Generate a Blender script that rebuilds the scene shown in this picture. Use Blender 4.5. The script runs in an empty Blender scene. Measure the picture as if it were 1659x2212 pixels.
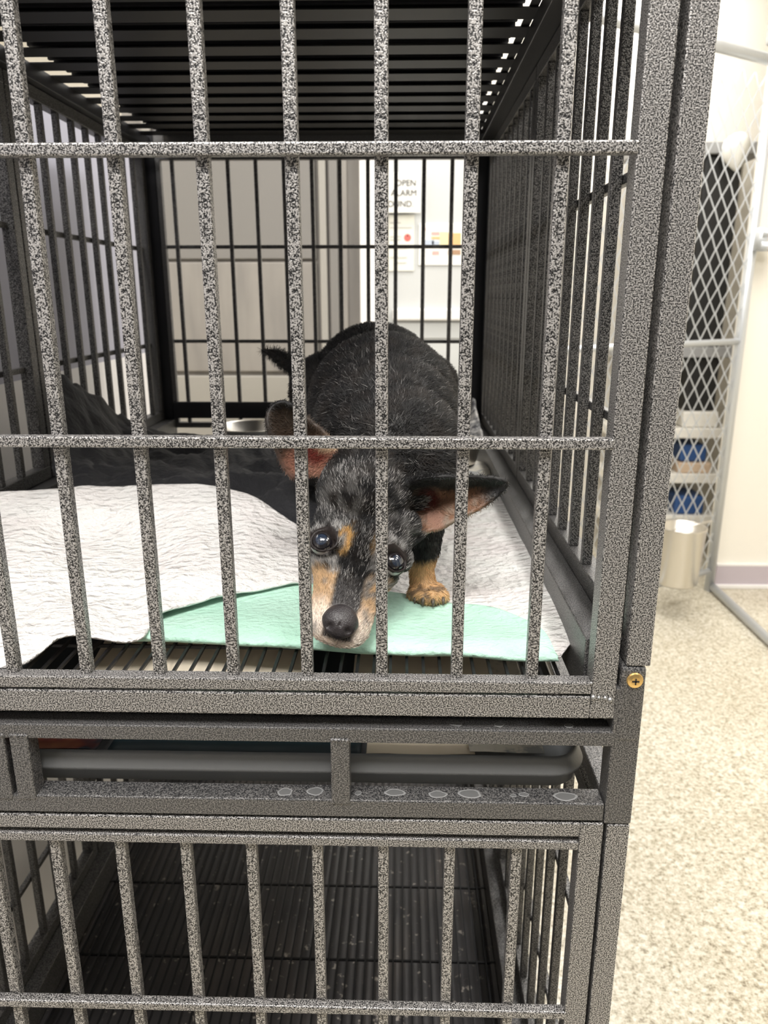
import bpy, bmesh, math, random
import numpy as np
from mathutils import Vector, Matrix, noise
random.seed(7); np.random.seed(7)
PI = math.pi
sc = bpy.context.scene
COL = sc.collection

# ------------------------------------------------------------------ camera, light, exposure
FLOOR = 0.10
cam_d = bpy.data.cameras.new('camera'); cam = bpy.data.objects.new('camera', cam_d); COL.objects.link(cam)
cam.location = (0.0, -0.547, 1.30)
cam.rotation_euler = (math.radians(90 - 15.9), 0, math.radians(1.43))
cam_d.sensor_fit = 'VERTICAL'; cam_d.sensor_height = 36.0; cam_d.lens = 36.0 * 1640 / 2212
cam_d.clip_start = 0.02; cam_d.clip_end = 50
cam_d.dof.use_dof = True; cam_d.dof.focus_distance = 0.66; cam_d.dof.aperture_fstop = 9.5
sc.camera = cam
sc.view_settings.view_transform = 'Standard'
sc.view_settings.look = 'None'; sc.view_settings.gamma = 1.0
sc.view_settings.exposure = 0.0
sc.view_settings.use_curve_mapping = False

w = bpy.data.worlds.new('world'); sc.world = w; w.use_nodes = True
w.node_tree.nodes['Background'].inputs[0].default_value = (1.0, 0.975, 0.94, 1)
w.node_tree.nodes['Background'].inputs[1].default_value = 0.13

CEIL = 2.75
# ceiling lights: x, y, size x, size y, power; the last is added to brighten the partition gap
LAMPS = [(-0.25, -0.90, 1.2, 0.6, 68), (1.3, -0.4, 0.6, 1.2, 24), (1.1, 1.25, 0.6, 1.2, 30),
         (-1.60, 1.2, 0.6, 1.2, 22), (0.35, 1.85, 0.9, 0.3, 15), (0.9, 2.95, 0.6, 0.3, 15), (-0.62, 0.30, 0.3, 1.2, 18)]

# ------------------------------------------------------------------ helpers
def tag(o, label=None, cat=None, group=None, kind=None):
    if label: o['label'] = label
    if cat: o['category'] = cat
    if group: o['group'] = group
    if kind: o['kind'] = kind
    return o

def wloc(o):
    v = Vector((0, 0, 0))
    while o: v += o.location; o = o.parent
    return v

def thing(name, label, cat, loc=(0, 0, 0), group=None):
    o = bpy.data.objects.new(name, None); COL.objects.link(o)
    o.location = loc; o.empty_display_size = 0.05
    return tag(o, label, cat, group)

def obj(name, src, m=None, parent=None, loc=(0, 0, 0), smooth=False):
    """src (bmesh or mesh) is in world coordinates offset by loc"""
    if isinstance(src, bmesh.types.BMesh):
        me = bpy.data.meshes.new(name); src.to_mesh(me); src.free()
    else: me = src
    if m is not None and len(me.materials) == 0:
        for mm in (m if isinstance(m, (list, tuple)) else [m]): me.materials.append(mm)
    if smooth: me.polygons.foreach_set('use_smooth', [True] * len(me.polygons))
    o = bpy.data.objects.new(name, me); COL.objects.link(o)
    L = Vector(loc)
    if parent: o.parent = parent; L = L - wloc(parent)
    o.location = L
    return o

def box(bm, x0, x1, y0, y1, z0, z1, bev=0.0, mi=0):
    g = bmesh.ops.create_cube(bm, size=1.0)
    vs = g['verts']
    for v in vs:
        v.co = Vector(((x0 + x1) / 2 + v.co.x * (x1 - x0), (y0 + y1) / 2 + v.co.y * (y1 - y0), (z0 + z1) / 2 + v.co.z * (z1 - z0)))
    fs = set(f for v in vs for f in v.link_faces)
    for f in fs: f.material_index = mi
    if bev:
        es = list(set(e for v in vs for e in v.link_edges))
        bmesh.ops.bevel(bm, geom=es, offset=bev, segments=2, profile=0.5, affect='EDGES', material=mi)
    return bm

def B(): return bmesh.new()

def tube(bm, pts, r, n=8, cap=True, mi=0):
    pts = [Vector(p) for p in pts]
    rs = r if isinstance(r, (list, tuple)) else [r] * len(pts)
    rings = []
    up = Vector((0, 0, 1)); prev = None
    for i, p in enumerate(pts):
        t = (pts[min(i + 1, len(pts) - 1)] - pts[max(i - 1, 0)]).normalized()
        if prev is None:
            a = up if abs(t.z) < 0.9 else Vector((1, 0, 0))
            u = t.cross(a).normalized()
        else:
            u = (prev - t * prev.dot(t)).normalized()
        prev = u; v = t.cross(u)
        rings.append([bm.verts.new(p + (u * math.cos(2 * PI * k / n) + v * math.sin(2 * PI * k / n)) * rs[i]) for k in range(n)])
    for a, b in zip(rings, rings[1:]):
        for k in range(n):
            f = bm.faces.new((a[k], a[(k + 1) % n], b[(k + 1) % n], b[k])); f.material_index = mi
    if cap:
        f = bm.faces.new(rings[0][::-1]); f.material_index = mi
        f = bm.faces.new(rings[-1]); f.material_index = mi
    return bm

def lathe(bm, prof, cx, cy, cz, n=40, mi=0):
    rings = [[bm.verts.new((cx + r * math.cos(2 * PI * k / n), cy + r * math.sin(2 * PI * k / n), cz + z)) for k in range(n)] for r, z in prof]
    for a, b in zip(rings, rings[1:]):
        for k in range(n):
            f = bm.faces.new((a[k], a[(k + 1) % n], b[(k + 1) % n], b[k])); f.material_index = mi
    return bm

# ------------------------------------------------------------------ materials
def mat(name, col=(0.5, 0.5, 0.5), rough=0.6, metal=0.0, spec=0.5):
    m = bpy.data.materials.new(name); m.use_nodes = True
    b = m.node_tree.nodes['Principled BSDF']
    b.inputs['Base Color'].default_value = (*col, 1)
    b.inputs['Roughness'].default_value = rough; b.inputs['Metallic'].default_value = metal
    b.inputs['Specular IOR Level'].default_value = spec
    return m
def N(m, t, **kw):
    n = m.node_tree.nodes.new(t)
    for k, v in kw.items():
        if hasattr(n, k): setattr(n, k, v)
        else: n.inputs[k.replace('_', ' ')].default_value = v
    return n
def L(m, a, b): m.node_tree.links.new(a, b)
def BS(m): return m.node_tree.nodes['Principled BSDF']
def coords(m, scale=(1, 1, 1)):
    t = N(m, 'ShaderNodeTexCoord'); mp = N(m, 'ShaderNodeMapping'); mp.inputs['Scale'].default_value = scale
    L(m, t.outputs['Object'], mp.inputs[0]); return mp.outputs[0]
def ramp(m, fac, stops):
    r = N(m, 'ShaderNodeValToRGB'); L(m, fac, r.inputs[0])
    cr = r.color_ramp
    while len(cr.elements) < len(stops): cr.elements.new(0.5)
    for e, (p, c) in zip(cr.elements, stops): e.position = p; e.color = (*c, 1)
    return r.outputs[0]
def noise_tex(m, vec, scale, detail=2.0, rough=0.5):
    n = N(m, 'ShaderNodeTexNoise'); n.inputs['Scale'].default_value = scale
    n.inputs['Detail'].default_value = detail; n.inputs['Roughness'].default_value = rough
    L(m, vec, n.inputs['Vector']); return n.outputs[0]
def bump(m, h, dist=0.001, strength=1.0):
    b = N(m, 'ShaderNodeBump'); b.inputs['Distance'].default_value = dist; b.inputs['Strength'].default_value = strength
    L(m, h, b.inputs['Height']); L(m, b.outputs[0], BS(m).inputs['Normal'])

def hammertone(name, lo, hi, sc_=520, rough=0.38, a=0.44, b=0.60):
    m = mat(name, rough=rough, metal=0.4, spec=0.7)
    v = coords(m)
    n = noise_tex(m, v, sc_, 1.5, 0.55)
    c = ramp(m, n, [(a, lo), (b, hi)])
    L(m, c, BS(m).inputs['Base Color'])
    bump(m, n, 0.0008, 0.6)
    return m
M_HAM = hammertone('hammertone_paint', (0.012, 0.012, 0.013), (0.45, 0.435, 0.425), 1000, 0.34, 0.44, 0.58)
M_HAMS = hammertone('hammertone_paint_shaded_side', (0.012, 0.012, 0.013), (0.20, 0.195, 0.192), 900, 0.36)  # same hammertone, darkened to put the shade on the side panels into the colour
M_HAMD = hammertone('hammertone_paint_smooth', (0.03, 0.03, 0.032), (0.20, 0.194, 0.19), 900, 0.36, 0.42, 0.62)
M_BLK = mat('black_powder_coat', (0.018, 0.018, 0.021), 0.35, 0.3, 0.5)
M_ROOF = mat('black_roof_paint', (0.008, 0.008, 0.009), 0.45, 0.0, 0.35)
M_TRAY = mat('grey_plastic_tray', (0.14, 0.145, 0.15), 0.42)
_v = coords(M_TRAY); bump(M_TRAY, noise_tex(M_TRAY, _v, 900, 2), 0.0003, 0.5)
M_WIRE = mat('dark_wire', (0.03, 0.03, 0.032), 0.35, 0.6)
M_BRASS = mat('brass', (0.78, 0.52, 0.20), 0.3, 0.9)
M_STEEL = mat('stainless_steel', (0.70, 0.67, 0.62), 0.30, 1.0)
M_GALV = mat('galvanised_steel', (0.62, 0.64, 0.66), 0.4, 0.55)
M_WELD = mat('weld_bead', (0.35, 0.35, 0.35), 0.25, 0.6)

# room
M_WALLC = mat('cream_wall', (0.86, 0.82, 0.735), 0.7)
bump(M_WALLC, noise_tex(M_WALLC, coords(M_WALLC), 60, 4), 0.002, 0.2)
M_CEIL = mat('ceiling_paint', (0.8, 0.79, 0.76), 0.9)
M_BASEB = mat('mauve_baseboard', (0.52, 0.46, 0.50), 0.5)
M_TRIMW = mat('white_trim', (0.84, 0.82, 0.80), 0.4)
M_PART = mat('lavender_partition', (0.41, 0.41, 0.485), 0.5)
M_PARTL = mat('warm_white_partition', (0.86, 0.84, 0.84), 0.5)
M_DOORG = mat('pale_grey_door', (0.60, 0.61, 0.60), 0.45)
M_CAB = mat('greige_cabinet', (0.30, 0.285, 0.26), 0.55)
_c = ramp(M_CAB, noise_tex(M_CAB, coords(M_CAB, (6, 6, 1.0)), 3.0, 3), [(0.3, (0.22, 0.205, 0.19)), (0.7, (0.285, 0.265, 0.24))]); L(M_CAB, _c, BS(M_CAB).inputs['Base Color'])
M_CABD = mat('greige_cabinet_shadow_gap', (0.11, 0.105, 0.10), 0.6)
M_FLR = mat('speckled_epoxy_floor', (0.7, 0.64, 0.52), 0.28)
_v = coords(M_FLR)
_n1 = noise_tex(M_FLR, _v, 125, 4, 0.7)
_c1 = ramp(M_FLR, _n1, [(0.34, (0.22, 0.185, 0.13)), (0.45, (0.50, 0.455, 0.35)), (0.54, (0.645, 0.60, 0.50)), (0.66, (0.78, 0.76, 0.70))])
_n2 = noise_tex(M_FLR, _v, 2.2, 2)
_mx = N(M_FLR, 'ShaderNodeMixRGB', blend_type='MULTIPLY'); _mx.inputs[0].default_value = 1.0
L(M_FLR, _c1, _mx.inputs[1]); L(M_FLR, ramp(M_FLR, _n2, [(0.35, (0.88, 0.86, 0.82)), (0.65, (1, 1, 1))]), _mx.inputs[2])
L(M_FLR, _mx.outputs[0], BS(M_FLR).inputs['Base Color'])

# cloths
def quilt(name, c1, c2, scale=66, rough=0.75, d=0.0095, aniso=(1, 1.6, 1)):
    m = mat(name, c1, rough, 0, 0.25)
    v = coords(m, aniso)
    mus = noise_tex(m, v, scale, 3.5, 0.6)
    wv = N(m, 'ShaderNodeTexVoronoi'); wv.inputs['Scale'].default_value = scale * 1.3; L(m, v, wv.inputs['Vector'])
    ad = N(m, 'ShaderNodeMath', operation='ADD'); L(m, mus, ad.inputs[0])
    ml = N(m, 'ShaderNodeMath', operation='MULTIPLY'); ml.inputs[1].default_value = 0.35; L(m, wv.outputs['Distance'], ml.inputs[0]); L(m, ml.outputs[0], ad.inputs[1])
    bump(m, ad.outputs[0], d, 1.0)
    L(m, ramp(m, noise_tex(m, v, 14, 2), [(0.35, c1), (0.65, c2)]), BS(m).inputs['Base Color'])
    return m
M_PADW = quilt('white_quilted_pad', (0.90, 0.885, 0.86), (0.90, 0.86, 0.84))
M_PADG = quilt('grey_white_pad', (0.80, 0.80, 0.77), (0.77, 0.73, 0.715))
M_MINT = quilt('mint_pad_backing', (0.50, 0.80, 0.65), (0.56, 0.84, 0.70), 110, 0.5, 0.0030)
M_BLANK = mat('black_plush', (0.012, 0.012, 0.015), 0.75)
BS(M_BLANK).inputs['Sheen Weight'].default_value = 0.10; BS(M_BLANK).inputs['Sheen Roughness'].default_value = 0.4
bump(M_BLANK, noise_tex(M_BLANK, coords(M_BLANK, (1, 2, 1)), 40, 5, 0.6), 0.006, 0.8)
M_PAPER = mat('newsprint', (0.58, 0.56, 0.50), 0.8)
_v = coords(M_PAPER)
L(M_PAPER, ramp(M_PAPER, noise_tex(M_PAPER, _v, 22, 4, 0.7), [(0.42, (0.30, 0.31, 0.31)), (0.50, (0.60, 0.57, 0.50)), (0.7, (0.70, 0.67, 0.60))]), BS(M_PAPER).inputs['Base Color'])
M_FLEECE = mat('mottled_grey_fleece', (0.3, 0.3, 0.3), 0.9)
L(M_FLEECE, ramp(M_FLEECE, noise_tex(M_FLEECE, coords(M_FLEECE), 42, 3, 0.7), [(0.4, (0.05, 0.05, 0.06)), (0.5, (0.25, 0.25, 0.25)), (0.64, (0.62, 0.60, 0.58))]), BS(M_FLEECE).inputs['Base Color'])
bump(M_FLEECE, noise_tex(M_FLEECE, coords(M_FLEECE), 90, 4), 0.004, 0.8)

# ------------------------------------------------------------------ the room
def struct(name, bm, m): return tag(obj(name, bm, m), kind='structure')
XL, XR, YB, YF = -2.3, 3.0, 3.2, -3.0
b = B(); box(b, XL, XR, YF, YB, FLOOR - 0.05, FLOOR); struct('floor', b, M_FLR)
b = B(); box(b, XL, XR, YF, YB, CEIL, CEIL + 0.05); struct('ceiling', b, M_CEIL)
b = B(); box(b, XL - 0.1, XL, YF, YB, FLOOR, CEIL); struct('wall_left', b, M_WALLC)
b = B(); box(b, XR, XR + 0.1, YF, YB, FLOOR, CEIL); struct('wall_right', b, M_WALLC)
b = B(); box(b, XL - 0.1, XR + 0.1, YB, YB + 0.1, FLOOR, CEIL); struct('wall_back', b, M_WALLC)
b = B(); box(b, 1.335, XR, 2.53, 2.63, FLOOR, CEIL); struct('wall_front', b, M_WALLC)   # short return wall with the baseboard
b = B(); box(b, 1.335, XR, 2.516, 2.53, FLOOR + 0.018, FLOOR + 0.10); box(b, 1.335, XR, 2.515, 2.53, FLOOR + 0.10, FLOOR + 0.108, mi=1)
box(b, 1.335, XR, 2.505, 2.53, FLOOR, FLOOR + 0.018, 0.003, mi=1); struct('baseboard_right', b, [M_BASEB, M_TRIMW])
# low partition beside the crates
b = B(); box(b, -0.70, -0.67, -0.9, 1.50, FLOOR, 1.158, mi=1); box(b, -0.70, -0.67, -0.9, 1.50, 1.158, 1.655, mi=0); struct('trim_1', b, [M_PART, M_PARTL])

M_LAMP = bpy.data.materials.new('lamp_diffuser'); M_LAMP.use_nodes = True
_b = BS(M_LAMP); _b.inputs['Emission Color'].default_value = (1, 0.98, 0.95, 1); _b.inputs['Emission Strength'].default_value = 2.2
for i, (x, y, sx, sy, pw) in enumerate(LAMPS):
    where = ['in front of the crates', 'to the right of the camera', 'over the floor right of the crates', 'beyond the partition left of the crates', 'behind the crates', 'over the alcove shelves', 'added to brighten the gap between the crates and the partition'][i]
    t = thing('ceiling_light', 'flat white ceiling light panel ' + where, 'ceiling light', (x, y, CEIL - 0.03), 'ceiling light panels')
    b = B(); box(b, x - sx / 2 - .02, x + sx / 2 + .02, y - sy / 2 - .02, y + sy / 2 + .02, CEIL - 0.022, CEIL - 0.001); obj('frame', b, M_TRIMW, t)
    b = B(); box(b, x - sx / 2, x + sx / 2, y - sy / 2, y + sy / 2, CEIL - 0.03, CEIL - 0.0225); obj('diffuser', b, M_LAMP, t)
    ld = bpy.data.lights.new('lamp', 'AREA'); ld.shape = 'RECTANGLE'; ld.size = sx; ld.size_y = sy; ld.energy = pw; ld.color = (1, 0.975, 0.94)
    lo = bpy.data.objects.new('lamp', ld); COL.objects.link(lo); lo.parent = t; lo.location = (0, 0, -0.012)

# ------------------------------------------------------------------ crates
CX = -0.1825                      # mid plane of the crates
def mir(x): return 2 * CX - x
def barmesh(name, w, d, h, m, bev=0.0012):
    b = B(); box(b, -w / 2, w / 2, -d / 2, d / 2, 0, h, bev)
    me = bpy.data.meshes.new(name); b.to_mesh(me); b.free(); me.materials.append(m); return me
def put(name, me, parent, p):
    o = bpy.data.objects.new(name, me); COL.objects.link(o); o.parent = parent
    o.location = Vector(p) - wloc(parent); return o
def xbox(parent, name, *a, m=M_HAM, bev=0.0012):
    b = B(); box(b, *a, bev); return obj(name, b, m, parent)

def side_panel(parent, sgn, y0, y1, z0, z1, rails, first, lab):
    """one welded side panel: frame with rails outside the bars"""
    X = (lambda x: x) if sgn > 0 else mir
    def bx(b, xa, xb, *r):
        xa, xb = X(xa), X(xb); box(b, min(xa, xb), max(xa, xb), *r, 0.0012)
    b = B()
    bx(b, .1725, .1915, y0, y1, z0, z0 + .019)
    bx(b, .1725, .1915, y0, y1, z1 - .019, z1)
    bx(b, .1725, .1915, y0, y0 + .019, z0 + .019, z1 - .019)
    bx(b, .1725, .1915, y1 - .019, y1, z0 + .019, z1 - .019)
    p = obj('side_panel', b, M_HAMS, parent)
    h = z1 - z0 - .038
    me = barmesh('side_bar', .0095, .0095, h, M_HAMS)
    y = first
    while y < y1 - .03:
        if y > y0 + .03: put('bar', me, p, (X(.178), y, z0 + .019))
        y += .0573
    for z in rails:
        b = B(); bx(b, .183, .1905, y0 + .019, y1 - .019, z - .0042, z + .0042); obj('rail', b, M_HAMS, p)
    return p

def crate(label, name_group, loc, zd0, zd1, rails, bars_x, zs0, zs1, wire_z, roof):
    """zd0..zd1 the door, zs0..zs1 the side panels, wire_z the wire floor"""
    t = thing('dog_crate', label, 'dog crate', loc, name_group)
    # door
    b = B()
    box(b, .152, .1715, 0, .019, zd0, zd1, .0012); box(b, mir(.1715), mir(.152), 0, .019, zd0, zd1, .0012)
    box(b, mir(.152), .152, 0, .019, zd0, zd0 + .0195, .0012)
    box(b, mir(.152), .152, 0, .019, zd1 - .0135, zd1, .0012)
    door = obj('door', b, M_HAM, t)
    b = B(); box(b, mir(.152), .152, 0.0, .013, zd0 + .0217, zd0 + .032, .0012); obj('rail', b, M_HAM, door)
    for k in range(9):
        b = B(); xx = -.50 + k * .0765; box(b, xx, xx + .016, .003, .012, zd0 + .019, zd0 + .0222); obj('spacer', b, M_HAM, door)
    b = B(); box(b, mir(.152), .152, 0.0, .013, zd1 - .027, zd1 - .0185, .0012); obj('rail', b, M_HAM, door)
    for z in rails:
        b = B(); box(b, mir(.1535), .1535, -.0008, .0085, z - .0042, z + .0042, .0014); obj('rail', b, M_HAM, door)
    me = barmesh('door_bar', .0092, .0092, zd1 - .025 - (zd0 + .030), M_HAM)
    for x in bars_x: put('bar', me, door, (x, .0095, zd0 + .030))
    # weld beads at the door corner
    b = B()
    for (x, z, r) in ((.1535, zd0 + .0195, .0022), (.158, zd0 + .0192, .0016), (.163, zd0 + .0190, .0018), (.167, zd0 + .0175, .0022), (.151, zd0 + .032, .0014)):
        bmesh.ops.create_icosphere(b, subdivisions=1, radius=r, matrix=Matrix.Translation((x, -.0003, z)))
    obj('weld', b, M_WELD, door)
    # corner posts
    for x0, x1 in ((.1775, .1965), (mir(.1965), mir(.1775))):
        if roof: xbox(t, 'corner_post', x0, x1, 0.0, .019, zd0 + .047, zd1 + .02)
    for x0, x1 in ((.1525, .1965), (mir(.1965), mir(.1525))):
        xbox(t, 'corner_post', x0, x1, 1.150, 1.169, zs0 - .05, zs1 + (.03 if roof else .008), m=M_BLK)
    # sides
    for s in (1, -1):
        side_panel(t, s, .030, .575, zs0, zs1, rails, .0935, '')
        side_panel(t, s, .578, 1.149, zs0, zs1, rails, .6270, '')
    # back
    b = B(); box(b, mir(.1525), .1525, 1.150, 1.165, zs1 - .022, zs1 + (.034 if roof else 0), .001); box(b, mir(.1525), .1525, 1.150, 1.165, zs0 - .020, zs0 - .008, .001)
    for xx in (mir(.1520), .1420): box(b, xx, xx + .010, 1.150, 1.165, zs0 - .010, zs1 - .020, .001)
    bp = obj('back_panel', b, M_HAMD, t)
    me = barmesh('back_bar', .0082, .0082, zs1 - zs0 - .01, M_HAMD)
    for k in range(11): put('bar', me, bp, (.0986 - .0582 * k, 1.157, zs0 - .008))
    for z in rails:
        b = B(); box(b, mir(.1525), .1525, 1.162, 1.169, z + .003, z + .0105, .001); obj('rail', b, M_HAMD, bp)
    b = B(); box(b, mir(.150), .150, 1.140, 1.149, zs0 + .003, zs0 + .040, .002); obj('kick_plate', b, M_BLK, bp)
    # floor rails along the sides and wire floor
    for x0, x1 in ((.1502, .1912), (mir(.1912), mir(.1502))):
        xbox(t, 'floor_rail', x0, x1, .0235, 1.149, wire_z - .012, zs0 - .001, m=M_HAMD)
    b = B()
    nx = int((.152 - mir(.152)) / .0145)
    for k in range(1, nx):
        x = mir(.152) + k * .0145
        box(b, x - .0013, x + .0013, .015, 1.15, wire_z - .0013, wire_z + .0013)
    for y in (.10, .25, .405, .56, .72, .88, 1.03):
        box(b, mir(.152), .152, y - .0015, y + .0015, wire_z - .0042, wire_z - .0013)
    box(b, mir(.152), .152, .0135, .0175, wire_z - .004, wire_z + .003)
    obj('wire_floor', b, M_WIRE, t)
    if roof:
        zr = zs1 + .020
        for x0, x1 in ((.150, .1912), (mir(.1912), -.524)):
            xbox(t, 'roof_rail', x0, x1, .0, 1.15, zs1 + .0004, zr + .002, m=M_BLK)
        b = B(); box(b, .1395, .1500, 0, 1.15, zr + .002, zr + .0035); obj('roof_flange', b, M_BLK, t)
        me = B(); box(me, -.524, .150, -.0190, .0190, 0, .0016, .0003); mm = bpy.data.meshes.new('slat'); me.to_mesh(mm); me.free(); mm.materials.append(M_ROOF)
        y = .6500 - .0655 * 9
        while y < 1.14:
            put('roof_slat', mm, t, (0, y, zr)); y += .0655
        b = B(); box(b, -.498, .1340, .0, 1.16, zr + .010, zr + .014)
        for k in range(58):
            y = .01 + k * .02; box(b, -.498, .1340, y, y + .006, zr + .0045, zr + .010)
        obj('roof_board', b, M_BLK, t)
    return t

UB = [-.0156 + .0603 * k for k in range(-8, 3)]
up = crate('upper dark hammertone metal dog crate holding the dog', 'stacked dog crates', (CX, .58, .97),
           .972, 1.645, (1.1963, 1.3938), UB, 1.032, 1.592, .9855, True)
LB = [-.0145 + .0576 * k for k in range(-8, 3)]
lo = crate('lower empty dark metal dog crate under the one with the dog', 'stacked dog crates', (CX, .58, FLOOR),
           .231, .8724, (.6650, .4650), LB, .345, .862, .300, False)
# extra inside ledge of lower crate + floor tray
b = B()
box(b, mir(.150), .150, .018, 1.145, .268, .272)
for x0, x1 in ((.142, .150), (mir(.150), mir(.142))): box(b, x0, x1, .018, 1.145, .272, .298, .002)
box(b, mir(.150), .150, .018, .024, .272, .292, .002)
M_TRAYD = mat('dark_ribbed_tray', (0.03, 0.03, 0.033), 0.35)
_v = coords(M_TRAYD)
_s = ramp(M_TRAYD, noise_tex(M_TRAYD, _v, 75, 3, 0.6), [(0.64, (0.060, 0.057, 0.060)), (0.69, (0.42, 0.38, 0.34))])
_s2 = ramp(M_TRAYD, noise_tex(M_TRAYD, coords(M_TRAYD, (1, .35, 1)), 11, 3, 0.6), [(0.5, (0, 0, 0)), (0.75, (0.05, 0.038, 0.028))])
_m = N(M_TRAYD, 'ShaderNodeMixRGB', blend_type='ADD'); _m.inputs[0].default_value = 1; L(M_TRAYD, _s, _m.inputs[1]); L(M_TRAYD, _s2, _m.inputs[2])
L(M_TRAYD, _m.outputs[0], BS(M_TRAYD).inputs['Base Color'])
_w = N(M_TRAYD, 'ShaderNodeTexWave'); _w.inputs['Scale'].default_value = 22; L(M_TRAYD, _v, _w.inputs['Vector']); bump(M_TRAYD, _w.outputs[1], .0015, .6)
obj('tray', b, M_TRAYD, lo)
# lower posts and feet
for x0, x1 in ((.1745, .1935), (mir(.1935), mir(.1745))):
    xbox(lo, 'leg', x0, x1, 0.0, .019, FLOOR, .8715)
    xbox(lo, 'leg', x0, x1, 1.15, 1.169, FLOOR, .29)
xbox(lo, 'base_frame', mir(.174), .174, 0.0, .019, .2105, .2295)

# base frame of the upper crate with the tray slot
bf = None
b = B()
box(b, mir(.1735), .1735, 0.0, .0195, .9465, .9600, .0012)
box(b, mir(.1705), .1705, 0.0, .0215, .8752, .8916, .0012)
for x0, x1 in ((.1715, .1905), (mir(.1905), mir(.1715))):
    box(b, x0, x1, .022, 1.15, .9465, .9640, .0012)
    box(b, x0, x1, .022, 1.15, .8752, .8916, .0012)
box(b, mir(.1705), .1705, 1.14, 1.16, .8752, .8916, .0012)
box(b, mir(.1700), .1700, .0205, .0225, .9480, .9705)  # added strip that blocks light leaking through under the door
bf = obj('base_frame', b, M_HAMD, up)
for x in (-.0500, -.3370, mir(-.0500) - .002):
    b = B(); box(b, x - .0078, x + .0078, -.0012, .016, .8880, .9490, .0012); obj('divider', b, M_HAMD, bf)
    b = B()
    for dx in (-.006, -.003, 0, .003, .006): bmesh.ops.create_icosphere(b, subdivisions=1, radius=.0022, matrix=Matrix.Translation((x + dx, .0, .949)))
    obj('weld', b, M_HAMD, bf)
for x0, x1 in ((.1712, .1940), (mir(.1940), mir(.1712))):
    leg = xbox(up, 'base_leg', x0, x1, 0.0, .0225, .8725, 1.0000, m=M_HAMD, bev=.0015)
    xa, xb = (x0 + .0025, x1) if x0 > 0 else (x0, x1 - .0025)
    b = B(); box(b, xa, xb, -.0012, .024, .952, 1.0185, .003); obj('bracket', b, M_HAMD, leg)
    cx = (xa + xb) / 2 + .001
    b = B(); lathe(b, [(0.0, .0022), (.0035, .0021), (.006, .0012), (.0066, 0), (.0066, -.001)], 0, 0, 0, 24)
    for a in (0, 90):
        box(b, -.0028, .0028, -.0006, .0006, .0019, .0024)
    for v in b.verts: v.co = Vector((v.co.x, -v.co.z, v.co.y))
    s = obj('screw', b, M_BRASS, leg, (cx, -.0015, 1.0075), smooth=False)
    b = B(); box(b, -.0026, .0026, -.0027, -.0021, -.0005, .0005); box(b, -.0005, .0005, -.0027, -.0021, -.0026, .0026)
    tag(obj('screw_slot', b, M_BLK, leg, (cx, -.0015, 1.0075)))
    b = B(); box(b, x0 + .002, x1 - .006, .024, .60, .9650, .9990, .002); obj('side_bracket', b, M_HAMD, leg)
# tray (rounded plastic) in the slot
def rounded_tray(x0, x1, y0, y1, zb, zt, r, m, parent, name):
    b = B()
    def loop(off, z, n=8):
        pts = []
        for cxx, cyy, a0 in ((x1 - r, y1 - r, 0), (x0 + r, y1 - r, 90), (x0 + r, y0 + r, 180), (x1 - r, y0 + r, 270)):
            for k in range(n + 1):
                a = math.radians(a0 + 90 * k / n); rr = r - off
                pts.append(b.verts.new((cxx + rr * math.cos(a), cyy + rr * math.sin(a), z)))
        return pts
    prof = [(0.010, zb), (0.003, zb + .004), (.0015, zb + (zt - zb) * .48), (-.0035, zb + (zt - zb) * .52), (-.004, zb + (zt - zb) * .62), (.001, zt - .003), (.003, zt), (.0055, zt - .002), (.009, zb + .007)]
    loops = [loop(o, z) for o, z in prof]
    for A, C in zip(loops, loops[1:]):
        n = len(A)
        for k in range(n): b.faces.new((A[k], A[(k + 1) % n], C[(k + 1) % n], C[k]))
    b.faces.new(loops[0][::-1]); b.faces.new(loops[-1])
    return obj(name, b, m, parent, smooth=True)
tray = rounded_tray(mir(.158), .158, .0225, 1.12, .8870, .9200, .028, M_TRAY, up, 'tray')
b = B(); box(b, mir(.1705), .1705, .5, .512, .876, .890); obj('tray_support', b, M_HAMD, up)

# dried water marks on the base frame rails
M_MARK = mat('dried_water_mark', (0.10, 0.10, 0.10), 0.6)
M_MARKR = mat('dried_water_mark_rim', (0.20, 0.20, 0.20), 0.6)
def mark(x, y, z, rx, ry, seed):
    b = B(); n = 22; rnd = random.Random(seed); ph = [rnd.uniform(0, 6.28) for _ in range(3)]
    rings = []
    for k, s in enumerate((1.0, .86, .80)):
        rings.append([b.verts.new((x + s * rx * (1 + .10 * math.sin(2 * a + ph[0]) + .06 * math.sin(5 * a + ph[1])) * math.cos(a), y + s * ry * (1 + .10 * math.sin(3 * a + ph[2])) * math.sin(a), z + (.0001, .0004, .0002)[k])) for a in [2 * PI * j / n for j in range(n)]])
    for A, C in zip(rings, rings[1:]):
        for k in range(n): f = b.faces.new((A[k], A[(k + 1) % n], C[(k + 1) % n], C[k])); f.material_index = 1
    b.faces.new(rings[-1]); return obj('water_mark', b, [M_MARK, M_MARKR], bf)
for i, (x, ry, rx) in enumerate(((-.0985, .0055, .0068), (-.0730, .0058, .0068), (-.0360, .003, .003), (-.0045, .005, .0085), (.0320, .005, .0075), (.0590, .0060, .0105), (.0960, .0022, .0030), (.1050, .0030, .0042), (.1400, .006, .0095))):
    mark(x, .0105 + (.0008 if i % 2 else -.0008), .8917, rx, ry, i)
for i, (x, r) in enumerate(((.0350, .0032), (.0310, .0022), (.0690, .0036), (.1260, .0034), (.0960, .0012), (-.0750, .0010))):
    mark(x + .012, .0085, .9601, r * 1.2, r * .9, i + 20)

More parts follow.
